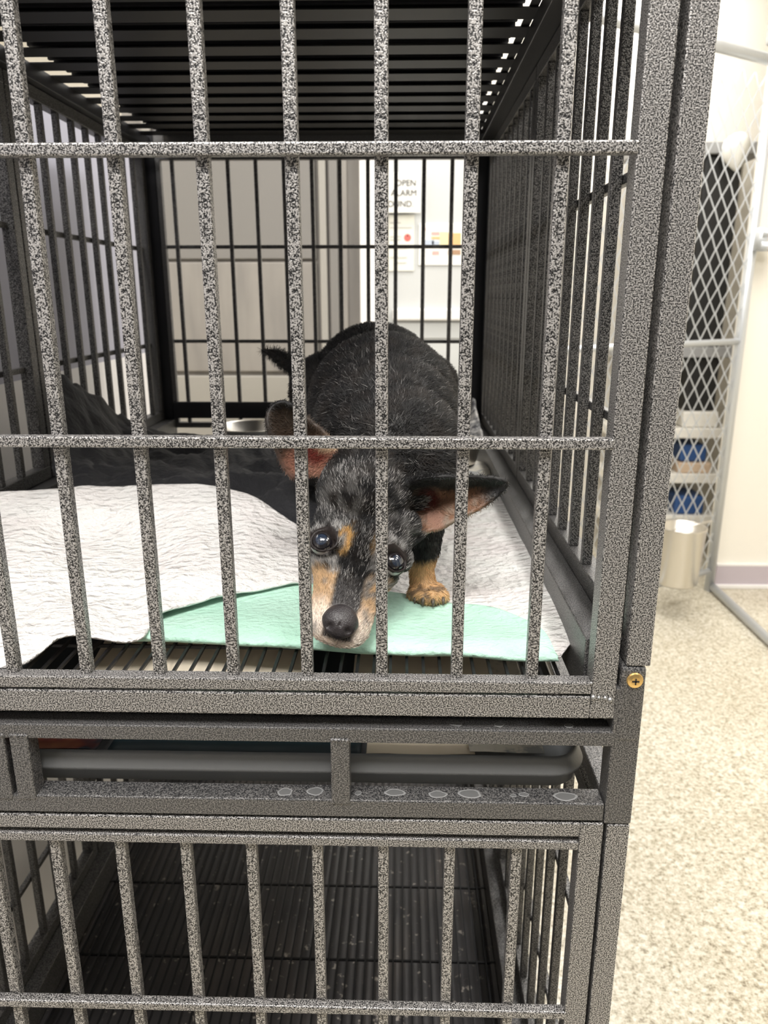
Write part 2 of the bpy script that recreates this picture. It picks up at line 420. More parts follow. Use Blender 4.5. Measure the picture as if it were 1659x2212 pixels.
# ------------------------------------------------------------------ papers in the tray
def sheet(name, pts, m, label, cat, group=None, sub=6, th=.0006, seed=0, amp=.0015, parent=None):
    """pts: rows of world points; Catmull-Rom interpolated cloth / paper surface"""
    def cr(p, t):
        n = len(p) - 1; i = min(int(t), n - 1); f = t - i
        a, b_, c, d = p[max(i - 1, 0)], p[i], p[i + 1], p[min(i + 2, n)]
        return .5 * ((2 * b_) + (c - a) * f + (2 * a - 5 * b_ + 4 * c - d) * f * f + (3 * b_ - a - 3 * c + d) * f ** 3)
    rows = [[Vector(q) for q in r] for r in pts]
    R, Cc = len(rows) - 1, len(rows[0]) - 1
    b = B(); grid = []
    for i in range(R * sub + 1):
        cols = [cr([rows[r][c] for r in range(R + 1)], i / sub) for c in range(Cc + 1)]
        line = []
        for j in range(Cc * sub + 1):
            v = cr(cols, j / sub)
            nz = noise.noise(Vector((v.x * 22 + seed, v.y * 22, v.z * 10))) * amp + noise.noise(Vector((v.x * 70, v.y * 70 + seed, 3))) * amp * .35
            line.append(b.verts.new(v + Vector((0, 0, nz))))
        grid.append(line)
    for i in range(len(grid) - 1):
        for j in range(len(grid[0]) - 1):
            b.faces.new((grid[i][j], grid[i][j + 1], grid[i + 1][j + 1], grid[i + 1][j]))
    o = obj(name, b, m, parent, smooth=True)
    if label: tag(o, label, cat, group)
    md = o.modifiers.new('thickness', 'SOLIDIFY'); md.thickness = th; md.offset = -1
    return o
def flat(x0, x1, y0, y1, z, dz=.002, n=4, f=None):
    return [[(x0 + (x1 - x0) * j / n, y0 + (y1 - y0) * i / 3, z + (f(j / n, i / 3) if f else 0) + dz * math.sin(3 * j + 2 * i)) for j in range(n + 1)] for i in range(4)]
M_CREAMP = mat('cream_paper', (0.80, 0.71, 0.57), 0.8)
M_TRAYDK = mat('dark_print', (0.03, 0.035, 0.035), 0.7)
M_TEAL = mat('teal_print', (0.008, 0.022, 0.03), 0.5)
M_ORANGE = mat('orange_print', (0.42, 0.10, 0.03), 0.6)
L(M_ORANGE, ramp(M_ORANGE, noise_tex(M_ORANGE, coords(M_ORANGE), 30, 2), [(0.42, (0.02, 0.02, 0.03)), (0.5, (0.14, 0.03, 0.02)), (0.66, (0.22, 0.09, 0.035))]), BS(M_ORANGE).inputs['Base Color'])
M_RED = mat('dark_red_print', (0.22, 0.04, 0.03), 0.6)
def page(x0, x1, y0, z0, y1, z1, m, label, bul=.002, seed=0):
    sheet('newspaper', [[(x0 + (x1 - x0) * j / 4, y0 + (y1 - y0) * i / 3, z0 + (z1 - z0) * i / 3 + bul * math.sin(PI * j / 4) * (i / 3)) for j in range(5)] for i in range(4)], m, label, 'newspaper', 'newspapers in the tray', seed=seed)
page(-.03, .065, .034, .9150, .60, .922, M_CREAMP, 'cream newspaper sheet showing over the tray rim just right of the slot divider')
page(.060, .125, .033, .9185, .50, .926, M_PAPER, 'beige newsprint page at the right corner of the tray')
page(-.26, -.035, .036, .9130, .55, .919, M_TEAL, 'dark teal printed page in the tray left of the slot divider')
page(-.44, -.27, .036, .9135, .11, .916, M_ORANGE, 'orange and black printed scrap at the left of the tray')
page(-.50, -.262, .120, .9150, .60, .920, M_TRAYDK, 'dark printed page lying behind the orange scrap in the tray')
page(-.30, -.09, .070, .9500, .150, .9650, M_CREAMP, 'bulging pale sheet seen between the floor wires left of the nose', .012)
page(-.045, .085, .085, .9560, .125, .9640, M_CREAMP, 'narrow pale strip of paper under the floor wires right of the nose', .006)
page(.005, .045, .060, .9500, .084, .9540, M_RED, 'small dark red printed piece under the floor wires right of the nose')

# ------------------------------------------------------------------ bedding
sheet('puppy_pad', [
    [(-0.5383, 0.3600, 1.0608), (-0.4726, 0.3700, 1.0622), (-0.4057, 0.3800, 1.0644), (-0.3341, 0.3800, 1.0678), (-0.2750, 0.3800, 1.0682), (-0.2197, 0.3700, 1.0674), (-0.1684, 0.3400, 1.0556), (-0.1159, 0.3000, 1.0331)],
    [(-0.5123, 0.3100, 1.0500), (-0.4501, 0.3200, 1.0499), (-0.3866, 0.3300, 1.0510), (-0.3188, 0.3300, 1.0503), (-0.2622, 0.3300, 1.0519), (-0.2092, 0.3200, 1.0551), (-0.1589, 0.3000, 1.0470), (-0.1134, 0.2800, 1.0311)],
    [(-0.4925, 0.2700, 1.0341), (-0.4279, 0.2700, 1.0357), (-0.3708, 0.2850, 1.0274), (-0.3055, 0.2850, 1.0290), (-0.2491, 0.2800, 1.0412), (-0.2009, 0.2800, 1.0426), (-0.1513, 0.2700, 1.0395), (-0.1103, 0.2550, 1.0284)],
    [(-0.4443, 0.1800, 1.0231), (-0.3861, 0.1800, 1.0236), (-0.3367, 0.2000, 1.0208), (-0.2810, 0.2100, 1.0186), (-0.2346, 0.2250, 1.0295), (-0.1876, 0.2300, 1.0335), (-0.1432, 0.2350, 1.0295), (-0.1065, 0.2250, 1.0264)],
    [(-0.4024, 0.1000, 1.0073), (-0.3496, 0.1000, 1.0079), (-0.3138, 0.1300, 1.0095), (-0.2590, 0.1350, 1.0070), (-0.2280, 0.1650, 1.0198), (-0.1758, 0.1850, 1.0227), (-0.1343, 0.1950, 1.0229), (-0.1035, 0.2000, 1.0198)],
    [(-0.3656, 0.0300, 0.9944), (-0.3233, 0.0340, 0.9964), (-0.2975, 0.0700, 1.0065), (-0.2412, 0.0800, 0.9960), (-0.2284, 0.1200, 1.0075), (-0.1706, 0.1580, 1.0112), (-0.1309, 0.1720, 1.0130), (-0.1014, 0.1820, 1.0134)]],
    M_PADW, 'white quilted puppy pad draped at the left over the black blanket', 'puppy pad', 'puppy pads in the upper crate', sub=10, th=.0022, seed=2, amp=.0035)
# second pad: grey white, its front folded over to show the mint backing
pad = sheet('puppy_pad', [
    [(-.30,.60,.996), (-.15,.62,1.000), (0,.66,.998), (.10,.72,1.000), (.166,.76,1.004)],
    [(-.28,.45,.994), (-.14,.45,.999), (0,.46,.997), (.10,.48,1.000), (.164,.50,1.002)],
    [(-.26,.30,.993), (-.13,.30,.996), (0,.30,.997), (.09,.30,1.000), (.162,.31,1.006)],
    [(-.25,.18,.992), (-.13,.18,.993), (0,.19,.995), (.08,.18,.998), (0.1732, 0.1350, 1.0087)],
    [(-0.2678, 0.1000, 0.9956), (-0.1745, 0.0940, 0.9985), (-0.0282, 0.0840, 0.9967), (0.0792, 0.0680, 0.9976), (0.1386, 0.0570, 0.9971)]],
    [M_PADG, M_MINT], 'grey-white puppy pad under the front paw with its mint green edge folded up', 'puppy pad', 'puppy pads in the upper crate', sub=10, th=.0016, seed=5, amp=.0018)
flap = sheet('folded_flap', [
    [(-0.2632, 0.1500, 0.9916), (-0.1779, 0.1900, 1.0053), (-0.1049, 0.1900, 1.0112), (-0.0132, 0.1800, 1.0069), (0.0431, 0.1650, 1.0020), (0.0957, 0.1400, 1.0057), (0.1292, 0.1000, 1.0039), (0.1344, 0.0530, 0.9999)],
    [(-0.2589, 0.1250, 0.9953), (-0.1728, 0.1450, 1.0022), (-0.0991, 0.1450, 1.0079), (-0.0124, 0.1380, 1.0054), (0.0413, 0.1280, 1.0007), (0.0928, 0.1150, 1.0023), (0.1247, 0.0850, 1.0017), (0.1346, 0.0520, 1.0000)],
    [(-0.2563, 0.1050, 0.9963), (-0.1684, 0.1060, 1.0025), (-0.0931, 0.0980, 1.0032), (-0.0115, 0.0920, 1.0014), (0.0391, 0.0850, 0.9993), (0.0884, 0.0780, 1.0009), (0.1212, 0.0650, 1.0022), (0.1348, 0.0510, 1.0001)],
    [(-0.2574, 0.0950, 0.9938), (-0.1684, 0.0860, 0.9959), (-0.0909, 0.0790, 0.9956), (-0.0111, 0.0720, 0.9936), (0.0383, 0.0680, 0.9944), (0.0867, 0.0620, 0.9948), (0.1200, 0.0560, 0.9969), (0.1351, 0.0500, 0.9997)],
    [(-0.2611, 0.1040, 0.9881), (-0.1709, 0.0950, 0.9897), (-0.0925, 0.0900, 0.9883), (-0.0113, 0.0840, 0.9862), (0.0391, 0.0800, 0.9870), (0.0879, 0.0700, 0.9899), (0.1208, 0.0600, 0.9940), (0.1359, 0.0520, 0.9983)]],
    M_MINT, None, None, sub=8, th=.0016, seed=9, amp=.0016, parent=pad)
flap['label'] = 'mint green backing'
sheet('blanket', [
    [(-0.5268, 0.6000, 1.1814), (-0.5110, 0.6300, 1.1706), (-0.4930, 0.6600, 1.1438), (-0.4773, 0.7000, 1.1104), (-0.4378, 0.7600, 1.0714), (-0.3675, 0.8000, 1.0580), (-0.2797, 0.7800, 1.0553), (-0.1932, 0.7000, 1.0649), (-0.1303, 0.6200, 1.0655)],
    [(-0.5170, 0.5700, 1.1402), (-0.4991, 0.6000, 1.1324), (-0.4737, 0.6200, 1.1079), (-0.4524, 0.6500, 1.0844), (-0.4052, 0.6800, 1.0622), (-0.3417, 0.7000, 1.0540), (-0.2595, 0.6800, 1.0552), (-0.1784, 0.6000, 1.0620), (-0.1197, 0.5200, 1.0619)],
    [(-0.5075, 0.5300, 1.0988), (-0.4831, 0.5500, 1.0882), (-0.4557, 0.5650, 1.0749), (-0.4273, 0.5800, 1.0613), (-0.3673, 0.5800, 1.0544), (-0.3007, 0.5700, 1.0555), (-0.2312, 0.5400, 1.0568), (-0.1608, 0.4800, 1.0574), (-0.1104, 0.4300, 1.0505)],
    [(-0.4819, 0.4700, 1.0611), (-0.4499, 0.4700, 1.0567), (-0.4176, 0.4700, 1.0549), (-0.3834, 0.4650, 1.0543), (-0.3268, 0.4600, 1.0578), (-0.2679, 0.4550, 1.0594), (-0.2062, 0.4300, 1.0530), (-0.1464, 0.3800, 1.0448), (-0.1021, 0.3500, 1.0355)],
    [(-0.4371, 0.4050, 1.0391), (-0.4125, 0.4050, 1.0392), (-0.3859, 0.4000, 1.0408), (-0.3553, 0.4000, 1.0429), (-0.3049, 0.3950, 1.0458), (-0.2493, 0.3900, 1.0475), (-0.1863, 0.3550, 1.0364), (-0.1376, 0.3150, 1.0225), (-0.0962, 0.2900, 1.0138)]],
    M_BLANK, 'black plush blanket heaped behind the left pad beside the dog', 'blanket', sub=10, th=.006, seed=11, amp=.020)
sheet('fleece', [[(.06,.84,.994),(.10,.85,1.03),(.14,.86,1.03),(.150,.87,1.045)], [(.06,.95,.994),(.09,.96,1.02),(.12,.97,1.04),(.150,.98,1.06)], [(.08,1.06,.994),(.10,1.08,1.03),(.13,1.10,1.05),(.150,1.10,1.09)]],
    M_FLEECE, 'mottled grey fleece pushed into the back right corner of the upper crate', 'fleece', sub=8, th=.006, seed=3, amp=.015)
sheet('paper_sheet', flat(.055, .150, .70, .83, 1.008, .003), M_PAPER, 'crumpled grey printed sheet beside the right bowl, behind the ear', 'paper sheet', amp=.004)

def bowl(cx, cy, z, r, h, label, tilt=0):
    b = B()
    lathe(b, [(r * .80, 0), (r * .86, h * .35), (r * .93, h * .85), (r * 1.04, h * .97), (r * 1.05, h), (r * 1.0, h * 1.01), (r * .93, h * .95), (r * .80, h * .3), (r * .70, h * .12), (0.0001, h * .10)], 0, 0, 0, 48)
    o = obj('bowl', b, M_STEEL, None, (cx, cy, z), smooth=True); o.rotation_euler = (0, tilt, 0)
    return tag(o, label, 'bowl', 'steel dog bowls')
bowl(-.305, .96, 1.000, .075, .050, 'shiny steel dog bowl behind the blanket near the back bars')
bowl(.088, .80, 1.012, .055, .040, 'dull steel dog bowl half hidden behind the dog at the right side panel')

# ------------------------------------------------------------------ behind the crates
YD = 2.30
b = B()
box(b, -.97, -.155, YD, YD + .04, FLOOR, 2.3)
cab = tag(obj('cabinet', b, M_CAB), 'tall greige cabinet behind the crates, left of the white door frame', 'cabinet')
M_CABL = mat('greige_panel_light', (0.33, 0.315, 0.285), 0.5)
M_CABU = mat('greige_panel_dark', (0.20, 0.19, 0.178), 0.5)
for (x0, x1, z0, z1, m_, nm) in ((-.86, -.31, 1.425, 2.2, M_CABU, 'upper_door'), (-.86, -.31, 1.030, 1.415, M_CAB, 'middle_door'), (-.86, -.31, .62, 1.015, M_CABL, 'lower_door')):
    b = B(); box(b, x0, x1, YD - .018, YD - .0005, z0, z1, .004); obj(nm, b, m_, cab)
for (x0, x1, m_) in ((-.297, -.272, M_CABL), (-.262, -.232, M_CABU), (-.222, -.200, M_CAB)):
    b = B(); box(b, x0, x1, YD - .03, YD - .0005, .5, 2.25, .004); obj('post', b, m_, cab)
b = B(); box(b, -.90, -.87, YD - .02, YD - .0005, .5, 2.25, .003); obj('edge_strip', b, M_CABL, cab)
# door with notices
b = B(); box(b, -.057, .243, YD, YD + .045, FLOOR + .01, 2.25)
dr = tag(obj('door_1', b, M_DOORG), kind='structure')
b = B(); box(b, -.155, -.060, YD - .035, YD + .06, FLOOR, 2.4, .003); box(b, .246, .275, YD - .035, YD + .06, FLOOR, 2.4, .003); struct('trim_2', b, M_TRIMW)
b = B(); box(b, -.040, .232, YD - .022, YD - .0005, 1.214, 1.256, .006); obj('push_bar', b, M_TRIMW, dr)
M_DOORS = mat('door_lower_panel', (0.52, 0.53, 0.52), 0.5)
b = B(); box(b, -.050, .236, YD - .006, YD - .0005, 1.150, 1.206, .002); obj('kick_strip', b, M_DOORS, dr)
M_SHEET = mat('notice_paper', (0.86, 0.85, 0.80), 0.7)
M_SHEETY = mat('ivory_notice_paper', (0.80, 0.79, 0.71), 0.7)
M_INK = mat('black_print', (0.06, 0.06, 0.06), 0.7)
M_RINK = mat('red_print', (0.75, 0.16, 0.14), 0.7)
def text(body, x, z, size, m, parent, y, nm='lettering', ax='LEFT'):
    c = bpy.data.curves.new(nm, 'FONT'); c.body = body; c.size = size; c.extrude = .0003; c.align_x = ax
    o = bpy.data.objects.new('t', c); COL.objects.link(o); bpy.context.view_layer.update()
    me = bpy.data.meshes.new_from_object(o.evaluated_get(bpy.context.evaluated_depsgraph_get()))
    bpy.data.objects.remove(o)
    me.materials.clear(); me.materials.append(m)
    for v in me.vertices: v.co = Vector((v.co.x, -v.co.z, v.co.y))
    r = bpy.data.objects.new(nm, me); COL.objects.link(r); r.parent = parent
    r.location = Vector((x, y, z)) - wloc(parent); return r
b = B(); box(b, -.056, .056, YD - .024, YD - .022, 1.578, 1.708)
s1 = tag(obj('paper_notice', b, M_SHEET), 'white notice with large words OPEN ALARM SOUND on the far door', 'notice')
text('OPEN', .041, 1.664, .028, M_INK, s1, YD - .0255, ax='RIGHT'); text('ALARM', .043, 1.632, .028, M_INK, s1, YD - .0255, ax='RIGHT'); text('SOUND.', .033, 1.597, .028, M_INK, s1, YD - .0255, ax='RIGHT')
b = B(); box(b, -.055, .036, YD - .005, YD - .002, 1.385, 1.572)
s2 = tag(obj('paper_notice', b, M_SHEETY), 'ivory notice with a round red mark under the OPEN notice', 'notice')
b = B(); bmesh.ops.create_circle(b, cap_ends=True, segments=24, radius=.0125, matrix=Matrix.Translation((.012, YD - .0058, 1.497)) @ Matrix.Rotation(PI / 2, 4, 'X')); obj('red_dot', b, M_RINK, s2)
b = B(); bmesh.ops.create_circle(b, cap_ends=True, segments=12, radius=.003, matrix=Matrix.Translation((.012, YD - .0064, 1.503)) @ Matrix.Rotation(PI / 2, 4, 'X')); obj('dot_mark', b, M_INK, s2)
M_GINK = mat('grey_print', (0.45, 0.45, 0.42), 0.7)
b = B()
for k, (z, x0, x1) in enumerate(((1.546, -.050, -.012), (1.53, -.050, .028), (1.50, -.050, -.010), (1.49, -.050, -.012), (1.462, -.050, .010), (1.43, -.05, .01), (1.412, -.03, .008))):
    box(b, x0, x1, YD - .0060, YD - .0052, z - .0015, z + .0015)
obj('print_lines', b, M_GINK, s2)
b = B(); box(b, .052, .236, YD - .005, YD - .002, 1.405, 1.545)
M_POST = mat('poster_print', (0.8, 0.8, 0.78), 0.6)
s3 = tag(obj('poster', b, M_SHEET), 'colourful landscape poster right of the notices on the far door', 'poster')
M_PB = mat('poster_pale_blue', (0.50, 0.56, 0.66), .7); M_PO = mat('poster_orange', (0.80, 0.48, 0.22), .7); M_PY = mat('poster_yellow', (0.86, 0.74, 0.42), .7); M_PR = mat('poster_rose', (0.68, 0.42, 0.38), .7); M_PBR = mat('poster_brown', (0.42, 0.26, 0.16), .7)
for nm, m_, rs in (('blue_area', M_PB, [(.070, .105, 1.468, 1.490), (.098, .130, 1.474, 1.486)]), ('rose_area', M_PR, [(.066, .076, 1.520, 1.530), (.096, .124, 1.506, 1.516), (.100, .124, 1.440, 1.452)]), ('orange_area', M_PO, [(.156, .200, 1.462, 1.512), (.096, .126, 1.492, 1.500)]), ('yellow_area', M_PY, [(.126, .155, 1.462, 1.516)]), ('brown_area', M_PBR, [(.170, .177, 1.466, 1.508), (.156, .20, 1.440, 1.456)])):
    b = B()
    for (x0, x1, z0, z1) in rs: box(b, x0, x1, YD - .0062 - .0003 * len(nm) / 10, YD - .0052, z0, z1)
    obj(nm, b, m_, s3)

# ------------------------------------------------------------------ alcove behind the chain-link fence
M_SHW = mat('ivory_shelf_board', (0.86, 0.83, 0.76), 0.6)
M_BLACKP = mat('matt_black_plastic', (0.012, 0.012, 0.012), 0.5)
M_GREYP = mat('grey_shelf', (0.33, 0.33, 0.33), 0.5)
M_BLUE = mat('blue_plastic', (0.03, 0.09, 0.26), 0.4)
M_TANP = mat('tan_paper', (0.66, 0.50, 0.36), 0.7)
YS = 2.90
sh = thing('shelf_unit', 'ivory shelving unit standing behind the chain-link fence', 'shelf', (1.2, YS, FLOOR))
b = B(); box(b, .95, 1.235, YS, YS + .02, FLOOR, 1.88, .003); obj('side_board', b, M_SHW, sh)
for z, m_ in ((1.885, M_GREYP), (1.06, M_GREYP), (.70, M_SHW), (.49, M_SHW), (.29, M_SHW)):
    b = B(); box(b, .95, 1.50, YS - .01, YS + .25, z - .022, z + .022, .003); obj('shelf', b, m_, sh)
b = B(); box(b, 1.24, 1.50, YS + .24, YS + .25, FLOOR, 1.9); obj('back_board', b, M_SHW, sh)
b = B(); box(b, 1.25, 1.405, YS + .02, YS + .22, 1.083, 1.862, .01)
tag(obj('storage_bin', b, M_BLACKP), 'tall matt black bin on the upper shelf behind the fence', 'bin')
b = B(); box(b, 1.275, 1.41, YS + .02, YS + .22, .80, 1.037, .01)
tag(obj('storage_bin', b, M_BLACKP), 'black bin under the grey shelf behind the fence', 'bin')
b = B(); box(b, 1.27, 1.43, YS + .01, YS + .20, .723, .797, .01)
tag(obj('carton', b, M_SHW), 'flat pale carton under the lower black bin', 'carton')
b = B(); box(b, 1.28, 1.40, YS + .02, YS + .2, .563, .64, .01)
tag(obj('storage_box', b, M_BLUE), 'grey-blue box lying on the tan folder on the shelf', 'box')
b = B(); box(b, 1.27, 1.42, YS + .0, YS + .2, .513, .561, .006)
tag(obj('paper_folder', b, M_TANP), 'tan folder under the grey-blue box behind the fence', 'folder')
b = B(); box(b, 1.275, 1.41, YS + .01, YS + .2, .313, .40, .01)
tag(obj('storage_box', b, M_BLUE), 'deep blue box on the lowest shelf just above the steel bucket', 'box')
b = B()
bmesh.ops.create_uvsphere(b, u_segments=20, v_segments=12, radius=.045, matrix=Matrix.Translation((1.345, 2.84, 1.865)) @ Matrix.Scale(1.5, 4, (0, 0, 1)))
for v in b.verts: v.co += Vector((noise.noise(v.co * 14), 0, noise.noise(v.co * 11 + Vector((3, 1, 2))))) * .03
tag(obj('plastic_bag', b, M_SHEET, smooth=True), 'crumpled white bag hanging in front of the tall black bin', 'bag')
b = B(); box(b, 1.41, 1.60, 2.74, 2.86, 2.24, 2.34, .01)
tag(obj('wall_box', b, M_GREYP), 'grey box fixed high behind the fence post', 'wall box')

# chain-link fence: oblique panel reaching the post, plus the floor rail coming forward
V_ = Vector
P0 = Vector((1.300, 2.490, 0)); dvec = Vector((-.846, -.533, 0)).normalized(); PL = 1.05
fence = thing('chain_link_fence', 'galvanised chain-link kennel panel standing right of the crates', 'fence', (P0.x, P0.y, FLOOR))
b = B(); tube(b, [P0 + Vector((0, 0, FLOOR)), P0 + Vector((0, 0, 2.16))], .019, 14); obj('post', b, M_GALV, fence, smooth=True)
b = B(); e = P0 + dvec * PL; tube(b, [e + Vector((0, 0, FLOOR)), e + Vector((0, 0, 2.10))], .017, 14); obj('post', b, M_GALV, fence, smooth=True)
for z, r in ((2.095, .019), (1.130, .012), (.19, .012)):
    b = B(); tube(b, [P0 + Vector((0, 0, z)), e + Vector((0, 0, z))], r, 12); obj('rail', b, M_GALV, fence, smooth=True)
b = B(); tube(b, [P0 + Vector((.01, 0, FLOOR + .020)), Vector((1.310, .2, FLOOR + .020))], .017, 12); obj('floor_rail', b, M_GALV, fence, smooth=True)
b = B(); tube(b, [Vector((1.31, 2.44, 1.52)), Vector((1.37, 2.44, 1.52))], .018, 12); tube(b, [Vector((1.31, 2.44, 1.475)), Vector((1.37, 2.44, 1.475))], .018, 12); tube(b, [Vector((1.325, 2.46, 1.46)), Vector((1.325, 2.46, 1.54))], .03, 12); obj('clamp', b, M_GALV, fence, smooth=True)
b = B(); pw, ph = .068, .090; nz = int((2.08 - .20) / (ph / 2)); nn = Vector((-dvec.y, dvec.x, 0))
for k in range(int(PL / pw) + 1):
    for s in (0, 1):
        pts = []
        for i in range(nz + 1):
            u = (k + .5 * ((i + s) % 2)) * pw if s == 0 else (k + .5 * (1 - (i % 2)) - .5 + .0) * pw
            if s == 0: u = (k + .5 * (i % 2)) * pw
            else: u = (k + 1 - .5 * (i % 2)) * pw
            if u > PL: u = PL
            pts.append(P0 + dvec * u + nn * (.0022 * (1 if (i + s) % 2 else -1)) + Vector((0, 0, .20 + i * ph / 2)))
        if s == 0: tube(b, pts, .0026, 5)
    # neighbouring wires interlock: the mirrored zigzag
    if k:
        pts = [P0 + dvec * ((k - .5 * (i % 2)) * pw) + Vector((0, 0, .20 + i * ph / 2)) for i in range(nz + 1)]
        tube(b, pts, .0026, 5)
obj('wire_mesh', b, M_GALV, fence, smooth=True)

# steel bucket on the floor in front of the fence
BKX, BKY, BKZ = 1.058, 2.215, .236
bk = thing('bucket', 'straight-sided steel bucket hooked low on the chain-link fence', 'bucket', (BKX, BKY, BKZ))
b = B(); lathe(b, [(.0001, .002), (.068, .0), (.073, .010), (.084, .222), (.088, .226), (.086, .232), (.081, .228), (.070, .012), (.0001, .010)], BKX, BKY, BKZ, 40)
obj('body', b, M_STEEL, bk, smooth=True)
b = B(); hp_ = V_((BKX, BKY, BKZ + .22)) - nn * .0
tube(b, [V_((BKX, BKY, BKZ + .222)) + dvec * (.087 * math.cos(a)) + nn * (.100 * math.sin(a)) + V_((0, 0, .05 * math.sin(a))) for a in [PI * k / 16 for k in range(17)]], .0025, 6); obj('handle', b, M_STEEL, bk, smooth=True)

# ------------------------------------------------------------------ the dog
V = Vector
dog = None
parts_bm = B()
def ell(c, r, rot=None, seg=28):
    M_ = Matrix.Translation(V(c))
    if rot is not None: M_ = M_ @ rot
    M_ = M_ @ Matrix.Diagonal((*r, 1))
    bmesh.ops.create_uvsphere(parts_bm, u_segments=seg, v_segments=seg // 2 + 2, radius=1.0, matrix=M_)
def cap(p0, r0, p1, r1, n=10):
    p0, p1 = V(p0), V(p1)
    k = max(2, int((p1 - p0).length / (min(r0, r1) * .35)))
    pts = [p0.lerp(p1, i / k) for i in range(k + 1)]; rs = [r0 + (r1 - r0) * i / k for i in range(k + 1)]
    tube(parts_bm, pts, rs, 18)
    for p, r in ((p0, r0), (p1, r1)): bmesh.ops.create_uvsphere(parts_bm, u_segments=18, v_segments=12, radius=r, matrix=Matrix.Translation(p))
def chain(lst):
    for (a, ra), (c, rc) in zip(lst, lst[1:]): cap(a, ra, c, rc)

# trunk
ell((-0.0344, 0.4200, 1.1912), (.079, .085, .076))
ell((-0.0144, 0.3800, 1.1745), (.076, .085, .080))
ell((-0.0227, 0.3300, 1.1759), (.086, .095, .084))
ell((-0.0161, 0.2700, 1.1618), (.080, .085, .078))
ell((-0.0093, 0.2150, 1.1473), (.072, .070, .068))
ell((0.0002, 0.1950, 1.1349), (.060, .052, .060))
chain([((-0.0070, 0.2150, 1.1425), .056), ((-0.0248, 0.1800, 1.1288), .048), ((-0.0370, 0.1500, 1.1177), .044)])
# hind legs
for hp, s in (((-0.0915, 0.4200, 1.1805), -1), ((0.0202, 0.4200, 1.1809), 1)):
    hip = V(hp); knee = hip + V((.012 * s, -.055, -.075)); hock = V((hip.x + .010 * s, .455, 1.060)); foot = V((hip.x + .010 * s, .445, 1.010))
    chain([(hip, .052), (knee, .032), (hock, .014), (foot, .0125)])
    cap(foot + V((0, 0, -.002)), .0125, foot + V((0, -.032, -.002)), .011)
# tail
chain([((-0.1080, 0.4400, 1.1988), .018), ((-0.1306, 0.4550, 1.2080), .0125), ((-0.1493, 0.4600, 1.2141), .0105), ((-0.1633, 0.4620, 1.2235), .0085), ((-0.1736, 0.4630, 1.2281), .0055), ((-0.1848, 0.4650, 1.2316), .0022)])
# front leg beside the head
PAW = V((0.0284, 0.1720, 1.0050)); PADZ = PAW.z - .008
chain([((0.0050, 0.1950, 1.1206), .036), ((0.0169, 0.1980, 1.0958), .027), ((0.0234, 0.1980, 1.0712), .0195), ((0.0231, 0.1920, 1.0507), .0160), ((0.0199, 0.1860, 1.0327), .0128), ((0.0214, 0.1800, 1.0164), .0128), ((0.0246, 0.1720, 1.0095), .0135)])

for pa, pb in (((0.0172, 0.1800, 1.0092), (0.0132, 0.1640, 1.0101)), ((0.0218, 0.1740, 1.0117), (0.0214, 0.1580, 1.0102)), ((0.0274, 0.1730, 1.0121), (0.0306, 0.1570, 1.0102)), ((0.0333, 0.1800, 1.0094), (0.0401, 0.1640, 1.0094))):
    cap(pa, .0095, pb, .0078)
# other front leg, hidden behind the head
chain([((-0.0513, 0.2000, 1.1167), .034), ((-0.0588, 0.2000, 1.0799), .022), ((-0.0603, 0.1950, 1.0515), .015), ((-0.0598, 0.1850, 1.0324), .013), ((-0.0594, 0.1780, 1.0224), .0135)])
cap((-0.0593, 0.1760, 1.0212), .013, (-0.0576, 0.1550, 1.0253), .011)

# head: rings along the muzzle axis
E0 = V((-0.0377, 0.0940, 1.0829)); N0 = V((-0.0528, 0.0460, 1.0301))
ax = (N0 - E0).normalized()
lat = V((-0.0075, 0.0940, 1.0740)) - V((-0.0377, 0.0940, 1.0829)); lat = (lat - ax * lat.dot(ax)).normalized()
nrm = lat.cross(ax).normalized()
if nrm.y > 0: nrm = -nrm
FL = (N0 - E0).length
PXM = FL / 171.6                     # metres per photo pixel along the face
def H(t, a, n): return E0 + ax * (t * PXM) + lat * (a * PXM) + nrm * (n * PXM)
# t, half width, top height, bottom depth, squareness
rings = [(-175, 30, -40, 75, 2.0), (-165, 58, -18, 92, 2.0), (-145, 82, 0, 108, 2.1), (-110, 102, 12, 118, 2.2), (-75, 110, 17, 120, 2.2), (-40, 110, 15, 118, 2.2),
         (-15, 106, 10, 112, 2.2), (8, 102, 2, 104, 2.2), (30, 95, -5, 98, 2.2), (52, 84, -9, 90, 2.25), (76, 74, -10, 82, 2.3), (104, 69, -10, 76, 2.4),
         (130, 67, -9, 72, 2.5), (152, 66, -9, 68, 2.5), (171, 64, -11, 64, 2.4), (186, 56, -16, 60, 2.3), (197, 42, -24, 52, 2.1), (204, 22, -32, 42, 2.0)]
hv = []
NR = 44
for t, hw, top, bot, sq in rings:
    loop = []
    for k in range(NR):
        a = 2 * PI * k / NR; c_, s_ = math.cos(a), math.sin(a)
        x = hw * math.copysign(abs(c_) ** (2 / sq), c_)
        h = (top + bot) / 2
        y = h * math.copysign(abs(s_) ** (2 / sq), s_) + (top - bot) / 2
        if t > 20 and s_ > 0:                      # bridge narrower than the flews
            f = min(1, (t - 20) / 50) * (1 - max(0, (t - 165) / 40)); x *= 1 - .16 * f * s_
        if t > 90 and s_ < -.2: x *= 1 - .10 * abs(s_)
        loop.append(parts_bm.verts.new(H(t, x, y)))
    hv.append(loop)
for A, C in zip(hv, hv[1:]):
    for k in range(NR): parts_bm.faces.new((A[k], A[(k + 1) % NR], C[(k + 1) % NR], C[k]))
parts_bm.faces.new(hv[0][::-1]); parts_bm.faces.new(hv[-1])
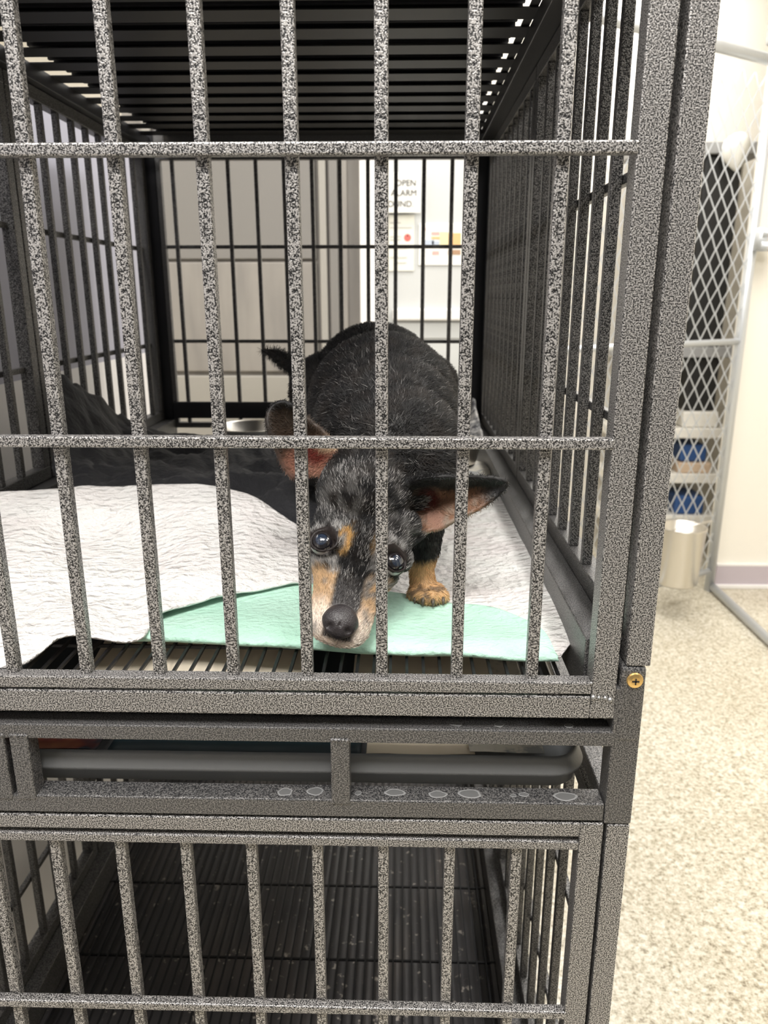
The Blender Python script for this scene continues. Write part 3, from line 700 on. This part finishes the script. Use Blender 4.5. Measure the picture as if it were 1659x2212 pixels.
# brows and cheeks
for s in (-1, 1):
    ell(H(-28, 52 * s, -8), (26 * PXM, 26 * PXM, 26 * PXM))
    ell(H(-20, 84 * s, -45), (34 * PXM, 34 * PXM, 34 * PXM))
    # eyelid ring
    ec = H(2, 77 * s, -12)
    for k in range(18):
        a = 2 * PI * k / 18
        p = H(2 + 25 * math.sin(a), 76 * s + 28 * math.cos(a), 1 - 13 * (s * math.cos(a) * .9 + .2))
        bmesh.ops.create_icosphere(parts_bm, subdivisions=1, radius=6.5 * PXM, matrix=Matrix.Translation(p))

def ear(rows, depths, name):
    """rows: each a list of world points across the ear"""
    v2 = []
    for r in rows: v2.append([V(p) for p in r])
    return v2
EARS = []
def ear_sheet(rows, th):
    b = B(); sub = 6
    def cr(p, t):
        n = len(p) - 1; i = min(int(t), n - 1); f = t - i
        a, b_, c, d = p[max(i - 1, 0)], p[i], p[i + 1], p[min(i + 2, n)]
        return .5 * ((2 * b_) + (c - a) * f + (2 * a - 5 * b_ + 4 * c - d) * f * f + (3 * b_ - a - 3 * c + d) * f ** 3)
    R, Cc = len(rows) - 1, len(rows[0]) - 1; g = []
    for i in range(R * sub + 1):
        cols = [cr([V(rows[r][c]) for r in range(R + 1)], i / sub) for c in range(Cc + 1)]
        g.append([cr(cols, j / sub) for j in range(Cc * sub + 1)])
    n_, m_ = len(g), len(g[0])
    nor = [[None] * m_ for _ in range(n_)]
    for i in range(n_):
        for j in range(m_):
            du = g[min(i + 1, n_ - 1)][j] - g[max(i - 1, 0)][j]; dv = g[i][min(j + 1, m_ - 1)] - g[i][max(j - 1, 0)]
            q = du.cross(dv)
            nor[i][j] = q.normalized() if q.length > 1e-12 else V((0, -1, 0))
    f0 = [[parts_bm.verts.new(g[i][j] + nor[i][j] * th / 2) for j in range(m_)] for i in range(n_)]
    f1 = [[parts_bm.verts.new(g[i][j] - nor[i][j] * th / 2) for j in range(m_)] for i in range(n_)]
    for i in range(n_ - 1):
        for j in range(m_ - 1):
            parts_bm.faces.new((f0[i][j], f0[i][j + 1], f0[i + 1][j + 1], f0[i + 1][j]))
            parts_bm.faces.new((f1[i][j], f1[i + 1][j], f1[i + 1][j + 1], f1[i][j + 1]))
    for i in range(n_ - 1):
        parts_bm.faces.new((f0[i][0], f0[i + 1][0], f1[i + 1][0], f1[i][0])); parts_bm.faces.new((f0[i][-1], f1[i][-1], f1[i + 1][-1], f0[i + 1][-1]))
    for j in range(m_ - 1):
        parts_bm.faces.new((f0[0][j], f1[0][j], f1[0][j + 1], f0[0][j + 1])); parts_bm.faces.new((f0[-1][j], f0[-1][j + 1], f1[-1][j + 1], f1[-1][j]))
    return g
EAR_R = [[(-0.0005, 0.1400, 1.1295), (0.0049, 0.1600, 1.1108), (0.0104, 0.1600, 1.0945), (0.0160, 0.1400, 1.0844)],
         [(0.0130, 0.1320, 1.1385), (0.0182, 0.1600, 1.1178), (0.0252, 0.1620, 1.0987), (0.0346, 0.1360, 1.0876)],
         [(0.0319, 0.1280, 1.1422), (0.0354, 0.1520, 1.1231), (0.0425, 0.1540, 1.1080), (0.0502, 0.1340, 1.0974)],
         [(0.0552, 0.1300, 1.1419), (0.0590, 0.1470, 1.1281), (0.0639, 0.1490, 1.1159), (0.0704, 0.1360, 1.1069)],
         [(0.0790, 0.1360, 1.1397), (0.0825, 0.1450, 1.1319), (0.0850, 0.1460, 1.1240), (0.0878, 0.1410, 1.1173)],
         [(0.0974, 0.1420, 1.1358), (0.0995, 0.1440, 1.1331), (0.1000, 0.1440, 1.1309), (0.0984, 0.1440, 1.1282)]]
EAR_L = [[(-0.1054, 0.1600, 1.1303), (-0.0985, 0.1850, 1.1272), (-0.0824, 0.1850, 1.1273), (-0.0629, 0.1650, 1.1412)],
         [(-0.1145, 0.1580, 1.1434), (-0.1061, 0.1880, 1.1452), (-0.0870, 0.1900, 1.1496), (-0.0629, 0.1680, 1.1578)],
         [(-0.1217, 0.1580, 1.1626), (-0.1125, 0.1860, 1.1641), (-0.0956, 0.1900, 1.1681), (-0.0719, 0.1720, 1.1723)],
         [(-0.1282, 0.1600, 1.1821), (-0.1190, 0.1820, 1.1830), (-0.1038, 0.1870, 1.1845), (-0.0881, 0.1760, 1.1850)],
         [(-0.1288, 0.1660, 1.1934), (-0.1210, 0.1780, 1.1961), (-0.1108, 0.1820, 1.1974), (-0.1001, 0.1780, 1.1944)],
         [(-0.1233, 0.1720, 1.2014), (-0.1191, 0.1740, 1.2033), (-0.1141, 0.1760, 1.2035), (-0.1089, 0.1760, 1.2013)]]
for rows in (EAR_R, EAR_L): ear_sheet(rows, .0050)
# ear roots
ell(H(-95, 92, -20), (24 * PXM, 24 * PXM, 28 * PXM)); ell(H(-112, -72, -20), (24 * PXM, 26 * PXM, 28 * PXM))
cap(H(-60, 98, -40), 14 * PXM, V((0.0270, 0.1450, 1.0875)), 8 * PXM)

bmesh.ops.recalc_face_normals(parts_bm, faces=parts_bm.faces)
me = bpy.data.meshes.new('dog_raw'); parts_bm.to_mesh(me); parts_bm.free()
raw = bpy.data.objects.new('dog_raw', me); COL.objects.link(raw)
md = raw.modifiers.new('r', 'REMESH'); md.mode = 'VOXEL'; md.voxel_size = .0020
md = raw.modifiers.new('s', 'SMOOTH'); md.factor = .5; md.iterations = 7
bpy.context.view_layer.update()
body = bpy.data.meshes.new_from_object(raw.evaluated_get(bpy.context.evaluated_depsgraph_get()))
bpy.data.objects.remove(raw); body.name = 'dog'
nv = len(body.vertices)
co = np.empty(nv * 3); body.vertices.foreach_get('co', co); co = co.reshape(-1, 3)
no = np.empty(nv * 3); body.vertices.foreach_get('normal', no); no = no.reshape(-1, 3)

# coat colours
def vnoise(p, s):
    return np.array([noise.noise(Vector((x * s, y * s, z * s))) for x, y, z in p])
A_, La_, Nn_, E_ = (np.array(q) for q in (ax, lat, nrm, E0))
def head_coords(p):
    d = p - E_; return d @ A_ / PXM, d @ La_ / PXM, d @ Nn_ / PXM
def earmask(p, rows, tol):
    pts = np.array([[p_[0], p_[1], p_[2]] for r in rows for p_ in r])
    # distance to the spline sheet, coarse
    best = np.full(len(p), 9.0); wu = np.zeros(len(p)); wv = np.zeros(len(p))
    R, Cc = len(rows), len(rows[0])
    arr = np.array(rows, dtype=float)
    for i in np.linspace(0, R - 1, 31):
        i0 = min(int(i), R - 2); f = i - i0
        line = arr[i0] * (1 - f) + arr[i0 + 1] * f
        for j in np.linspace(0, Cc - 1, 19):
            j0 = min(int(j), Cc - 2); g = j - j0
            q = line[j0] * (1 - g) + line[j0 + 1] * g
            d = np.linalg.norm(p - q, axis=1); k = d < best
            best[k] = d[k]; wu[k] = i / (R - 1); wv[k] = j / (Cc - 1)
    return best < tol, wu, wv
def ss(a, b_, x): x = np.clip((x - a) / (b_ - a), 0, 1); return x * x * (3 - 2 * x)
def coat(p, n_):
    K = len(p)
    n1 = vnoise(p, 55); n2 = vnoise(p, 140); n3 = vnoise(p, 420)
    black = np.array([.010, .0095, .010]); brownb = np.array([.020, .016, .014])
    col = np.tile(black, (K, 1)) + (brownb - black) * ss(-.2, .5, n1)[:, None]
    def mixin(c, m):
        nonlocal col; m = np.clip(m, 0, 1)[:, None]; col = col * (1 - m) + np.array(c) * m
    t, a, h = head_coords(p)
    inhead = ((t > -185) & (t < 225) & (np.abs(a) < 128) & (h > -150) & (h < 60))
    ih = inhead.astype(float)
    aa = np.abs(a)
    grey = np.array([.16, .155, .15])
    # grizzled skull, neck and shoulders
    mixin(grey, ih * ss(-160, -120, t) * (1 - ss(-25, 10, t)) * ss(-.02, .40, n2 + .9 * n1) * .50 * ss(8, 30, aa))
    sh_ = (1 - ss(.26, .38, p[:, 1])) * (1 - ih)
    mixin(grey * .6, sh_ * ss(-.05, .5, n2) * .22)
    mixin(black, ih * ss(-100, -70, t) * (1 - ss(-5, 15, t)) * (1 - ss(6, 17, aa + 5 * n1)) * .85)
    # tan cheeks and muzzle with pale front
    tan = (.55, .37, .21); pale = (.74, .62, .52); white = (.70, .64, .58)
    sw = 25 + 5 * n1 - 8 * ss(40, 110, t) * 0 - 2 * (t > 120)
    side = ss(sw, sw + 12, aa)
    mixin(grey * 2.2, ih * side * ss(12, 34, t) * (1 - ss(50, 78, t)) * ss(-.35, .2, n2))
    mixin(tan, ih * side * ss(42, 64, t + 22 * n1))
    mixin(pale, ih * side * ss(96, 150, t + 10 * n1) * .9)
    mixin(white, ih * side * ss(135, 180, t) * .6)
    mixin(white, ih * ss(.1, .45, n2) * ss(20, 60, t) * side * .35)
    mixin(black, ih * side * ss(.30, .48, n2) * ss(30, 50, t) * .45)
    # muzzle right side greyer
    mixin(grey * 1.2, ih * (a > 0) * side * ss(10, 20, t) * (1 - ss(80, 112, t)) * ss(-.2, .25, n2) * .8)
    mixin((.05, .045, .045), ih * (1 - side) * ss(60, 110, t))
    mixin(pale, ih * np.maximum(ss(192, 197, t), ss(150, 175, t) * (1 - ss(-46, -36, h))))
    # eyebrow spots and grey rings about the eyes
    for s in (-1, 1):
        d = np.hypot((a - 34 * s) / 17, (t + 8) / 28); mixin((.60, .36, .13), ih * (1 - ss(.5, 1.2, d + .5 * n2)) * (1 if s < 0 else .25))
        de = np.hypot((a - 77 * s), (t - 2) * 1.0)
        mixin(grey * 2.2, ih * ss(31, 34, de) * (1 - ss(40, 52, de)) * ss(-.35, .2, n2) * .9)
        mixin((.016, .011, .010), ih * (1 - ss(30, 34, de)))
    # belly / chest tan underneath head hidden; lower legs tan
    leg = (p[:, 2] < 1.075) & (p[:, 1] < .25) & ~inhead
    mixin((.60, .37, .18), leg * (1 - ss(1.036, 1.044, p[:, 2] + .008 * n1)))
    leg2 = (p[:, 2] < 1.07) & (p[:, 1] > .35); mixin((.40, .22, .10), leg2 * 1.0)
    toe = leg & (p[:, 2] < 1.022); mixin((.13, .09, .06), toe * ss(.0, .35, n2) * .8)
    # ears
    for rows, s in ((EAR_R, 1), (EAR_L, -1)):
        m, u, v = earmask(p, rows, .0065)
        fr = n_ @ np.array([0, -1, .15]) > .15
        inner = m & fr
        col[m & ~fr] = black
        col[inner] = np.array([.075, .045, .030])
        im = inner.astype(float)
        if s > 0:
            mixin((.22, .12, .075), im * (1 - ss(.40, .62, u + .15 * n1)))
            mixin((.22, .11, .06), im * ss(.35, .5, u) * (1 - ss(.62, .8, u)) * .8)
            mixin((.30, .25, .20), im * ss(.62, .9, v) * ss(-.2, .4, n2) * (1 - ss(.7, .9, u)) * .8)
            mixin((.09, .012, .010), im * (1 - ss(.10, .20, np.hypot(u - .22, (v - .42) * .55))))
            mixin((.32, .18, .13), im * (1 - ss(.06, .14, np.hypot(u - .22, (v - .80) * .5))))
            mixin(black, im * np.maximum(ss(.60, .82, u), ss(.04, .20, u) * 0 + (1 - ss(.10, .34, v - .16 * ss(.3, .5, u)))))
        else:
            mixin((.34, .17, .12), im * (1 - ss(.22, .42, u + .12 * n1)))
            mixin((.14, .025, .018), im * (1 - ss(.07, .17, np.hypot((u - .22), (v - .72) * .45))))
            mixin((.50, .36, .24), im * (1 - ss(.06, .14, np.hypot(u - .28, (v - .95) * .5))))
            mixin((.05, .035, .026), im * ss(.3, .6, u))
            mixin(black, im * np.maximum(ss(.72, .9, u), (1 - ss(.0, .10, v)) * .6))
    return np.clip(col, 0, 1)
colv = coat(co, no)
ca = body.color_attributes.new('coat', 'FLOAT_COLOR', 'POINT')
ca.data.foreach_set('color', np.c_[colv, np.ones(nv)].ravel())
M_COAT = mat('dog_coat', (0.02, 0.02, 0.02), 0.5, 0, 0.35)
_a = N(M_COAT, 'ShaderNodeVertexColor'); _a.layer_name = 'coat'; L(M_COAT, _a.outputs[0], BS(M_COAT).inputs['Base Color'])
bump(M_COAT, noise_tex(M_COAT, coords(M_COAT), 500, 3, .6), .0006, .5)
body.materials.clear(); body.materials.append(M_COAT)
body.polygons.foreach_set('use_smooth', [True] * len(body.polygons))
dog = bpy.data.objects.new('dog', body); COL.objects.link(dog)
tag(dog, 'small black and tan dog with grey flecks lowering its head to the bars', 'dog')

# eyes, nose, claws
M_EYE = mat('dark_eye', (0.012, 0.010, 0.012), 0.05, 0, 0.9); BS(M_EYE).inputs['Coat Weight'].default_value = 1.0
_v = coords(M_EYE, (1, 1, 1))
M_PUP = mat('cloudy_pupil', (0.022, 0.032, 0.055), 0.06, 0, 0.9); BS(M_PUP).inputs['Coat Weight'].default_value = 1.0
M_SCL = mat('eye_white', (0.45, 0.42, 0.42), 0.15)
M_NOSE = mat('dog_nose', (0.030, 0.025, 0.027), 0.38, 0, 0.6); bump(M_NOSE, noise_tex(M_NOSE, coords(M_NOSE), 900, 2), .0006, .9)
M_CLAW = mat('claw', (0.10, 0.08, 0.06), 0.35)
def frame(c, fwd_):
    z = V(fwd_).normalized(); x = lat.cross(z).normalized(); y = z.cross(x)
    return Matrix.Translation(c) @ Matrix((x, y, z)).transposed().to_4x4()
for s in (-1, 1):
    c = H(2, 76 * s, -23)
    look = (nrm * 1.0 + lat * s * .28 + ax * .02)
    b = B(); bmesh.ops.create_uvsphere(b, u_segments=32, v_segments=20, radius=27 * PXM, matrix=frame(c, look))
    for f in b.faces:
        d = (f.calc_center_median() - c).normalized().dot(V(look).normalized())
        f.material_index = 1 if d > .88 else (0 if d > .50 else 2)
    e = obj('eye', b, [M_EYE, M_PUP, M_SCL], dog, smooth=True)
# nose
b = B(); bmesh.ops.create_uvsphere(b, u_segments=40, v_segments=28, radius=1.0)
for v in b.verts:
    x, y, z = v.co          # x lateral, y along axis, z outward
    wq = 38 * (1 - .12 * max(0, y) - .10 * max(0, -y))
    px_, py_, pz_ = x * wq, y * 36 + 160, z * 24 - 8
    for s in (-1, 1):       # nostrils
        d = math.hypot((px_ - 19 * s) / 9, (py_ - 179) / 7)
        if z > -.3 and d < 1: pz_ -= 9 * (1 - d * d); py_ -= 2 * (1 - d)
    if abs(px_) < 2.5 and py_ > 168: pz_ -= 2
    v.co = H(py_, px_, pz_)
obj('nose', b, M_NOSE, dog, smooth=True)
for p in ((0.0131, 0.1575, 1.0083), (0.0208, 0.1500, 1.0090), (0.0308, 0.1490, 1.0086), (0.0412, 0.1560, 1.0077)):
    p = V(p); b = B(); tube(b, [p + V((0, .006, .004)), p + V((0, -.001, .0015)), p + V((0, -.005, -.002))], [.0026, .0020, .0005], 8)
    obj('claw', b, M_CLAW, dog, smooth=True)

# fur strands
body.calc_loop_triangles()
nt = len(body.loop_triangles)
tri = np.empty(nt * 3, dtype=np.int32); body.loop_triangles.foreach_get('vertices', tri); tri = tri.reshape(-1, 3)
p0, p1, p2 = co[tri[:, 0]], co[tri[:, 1]], co[tri[:, 2]]
area = .5 * np.linalg.norm(np.cross(p1 - p0, p2 - p0), axis=1)
cen = (p0 + p1 + p2) / 3
ht, ha, hh = head_coords(cen)
onhead = (ht > -185) & (ht < 225) & (np.abs(ha) < 130) & (hh > -150)
wgt = area * np.where(onhead, 3.2, 1.0) * np.where(cen[:, 1] > .47, .3, 1)
NF = 150000
pick = np.random.choice(nt, NF, p=wgt / wgt.sum())
r1, r2 = np.random.rand(NF, 1), np.random.rand(NF, 1); q = np.sqrt(r1)
bc = (1 - q, q * (1 - r2), q * r2)
root = bc[0] * p0[pick] + bc[1] * p1[pick] + bc[2] * p2[pick]
nn_ = bc[0] * no[tri[pick, 0]] + bc[1] * no[tri[pick, 1]] + bc[2] * no[tri[pick, 2]]
nn_ /= np.linalg.norm(nn_, axis=1, keepdims=True) + 1e-9
cf = bc[0] * colv[tri[pick, 0]] + bc[1] * colv[tri[pick, 1]] + bc[2] * colv[tri[pick, 2]]
t, a, h = head_coords(root); oh = (t > -185) & (t < 225) & (np.abs(a) < 130) & (h > -150)
gd = np.tile(np.array([0.0, .8, -.25]), (NF, 1))
hd = -A_[None, :] + La_[None, :] * (a / 130)[:, None] * .7
gd[oh] = hd[oh]
legm = (root[:, 2] < 1.10) & ~oh; gd[legm] = [0, .15, -1]
gd += np.random.randn(NF, 3) * .22
gd -= nn_ * (gd * nn_).sum(1, keepdims=True); gd /= np.linalg.norm(gd, axis=1, keepdims=True) + 1e-9
em = np.zeros(NF, bool)
for rows in (EAR_R, EAR_L): em |= earmask(root, rows, .007)[0]
ln = np.where(oh, .0048, .0085) * (.6 + .7 * np.random.rand(NF)); ln[em] = .0035 * (.5 + np.random.rand(em.sum())); ln[oh & (t > 60)] *= .65; ln[legm] *= .5
ok = np.ones(NF, bool)
for s in (-1, 1): ok &= ~(oh & (np.hypot(a - 76 * s, t - 2) < 30))
ok &= ~(oh & (np.hypot(a / 38, (t - 160) / 36) < 1.0) & (h > -28))
lift = .30 + .25 * np.random.rand(NF)
# single grey or white hairs among the black
g = np.random.rand(NF); nz_ = vnoise(root, 60)
dark = cf.mean(1) < .1
gz = dark & ~em & (((g < .05 + .07 * nz_) & (root[:, 1] < .34)) | (oh & (g < .17 + .55 * nz_)) | (g < .005))
cf[gz] = np.array([.30, .29, .28]) * (.5 + .9 * np.random.rand(gz.sum(), 1)) * np.where(oh[gz], 1.1, .55)[:, None]
cf *= (.55 + .85 * np.random.rand(NF, 1)); cf = np.clip(cf * 1.12, 0, .95)
sel = np.where(ok)[0]; K = len(sel)
P_ = np.empty((K, 4, 3))
for i, s in enumerate((0, .33, .67, 1.0)):
    P_[:, i] = root[sel] + ln[sel, None] * (gd[sel] * s + nn_[sel] * lift[sel, None] * (s - .45 * s * s) * 1.3) - nn_[sel] * .0003
hc = bpy.data.hair_curves.new('fur'); hc.add_curves([4] * K)
hc.attributes['position'].data.foreach_set('vector', P_.ravel())
ra = hc.attributes.get('radius') or hc.attributes.new('radius', 'FLOAT', 'POINT')
rr = np.empty((K, 4)); rr[:] = np.array([.00022, .00020, .00014, .00004])[None, :]; rr *= np.where(oh[sel], .8, 1.1)[:, None]
ra.data.foreach_set('value', rr.ravel())
cc = hc.attributes.new('fcol', 'FLOAT_COLOR', 'CURVE'); cc.data.foreach_set('color', np.c_[cf[sel], np.ones(K)].ravel())
M_FUR = mat('fur', (0.02, 0.02, 0.02), 0.45, 0, 0.4)
_a = N(M_FUR, 'ShaderNodeAttribute'); _a.attribute_name = 'fcol'; L(M_FUR, _a.outputs['Color'], BS(M_FUR).inputs['Base Color'])
hc.materials.append(M_FUR)
fur = bpy.data.objects.new('fur', hc); COL.objects.link(fur); fur.parent = dog; fur['kind'] = 'stuff'
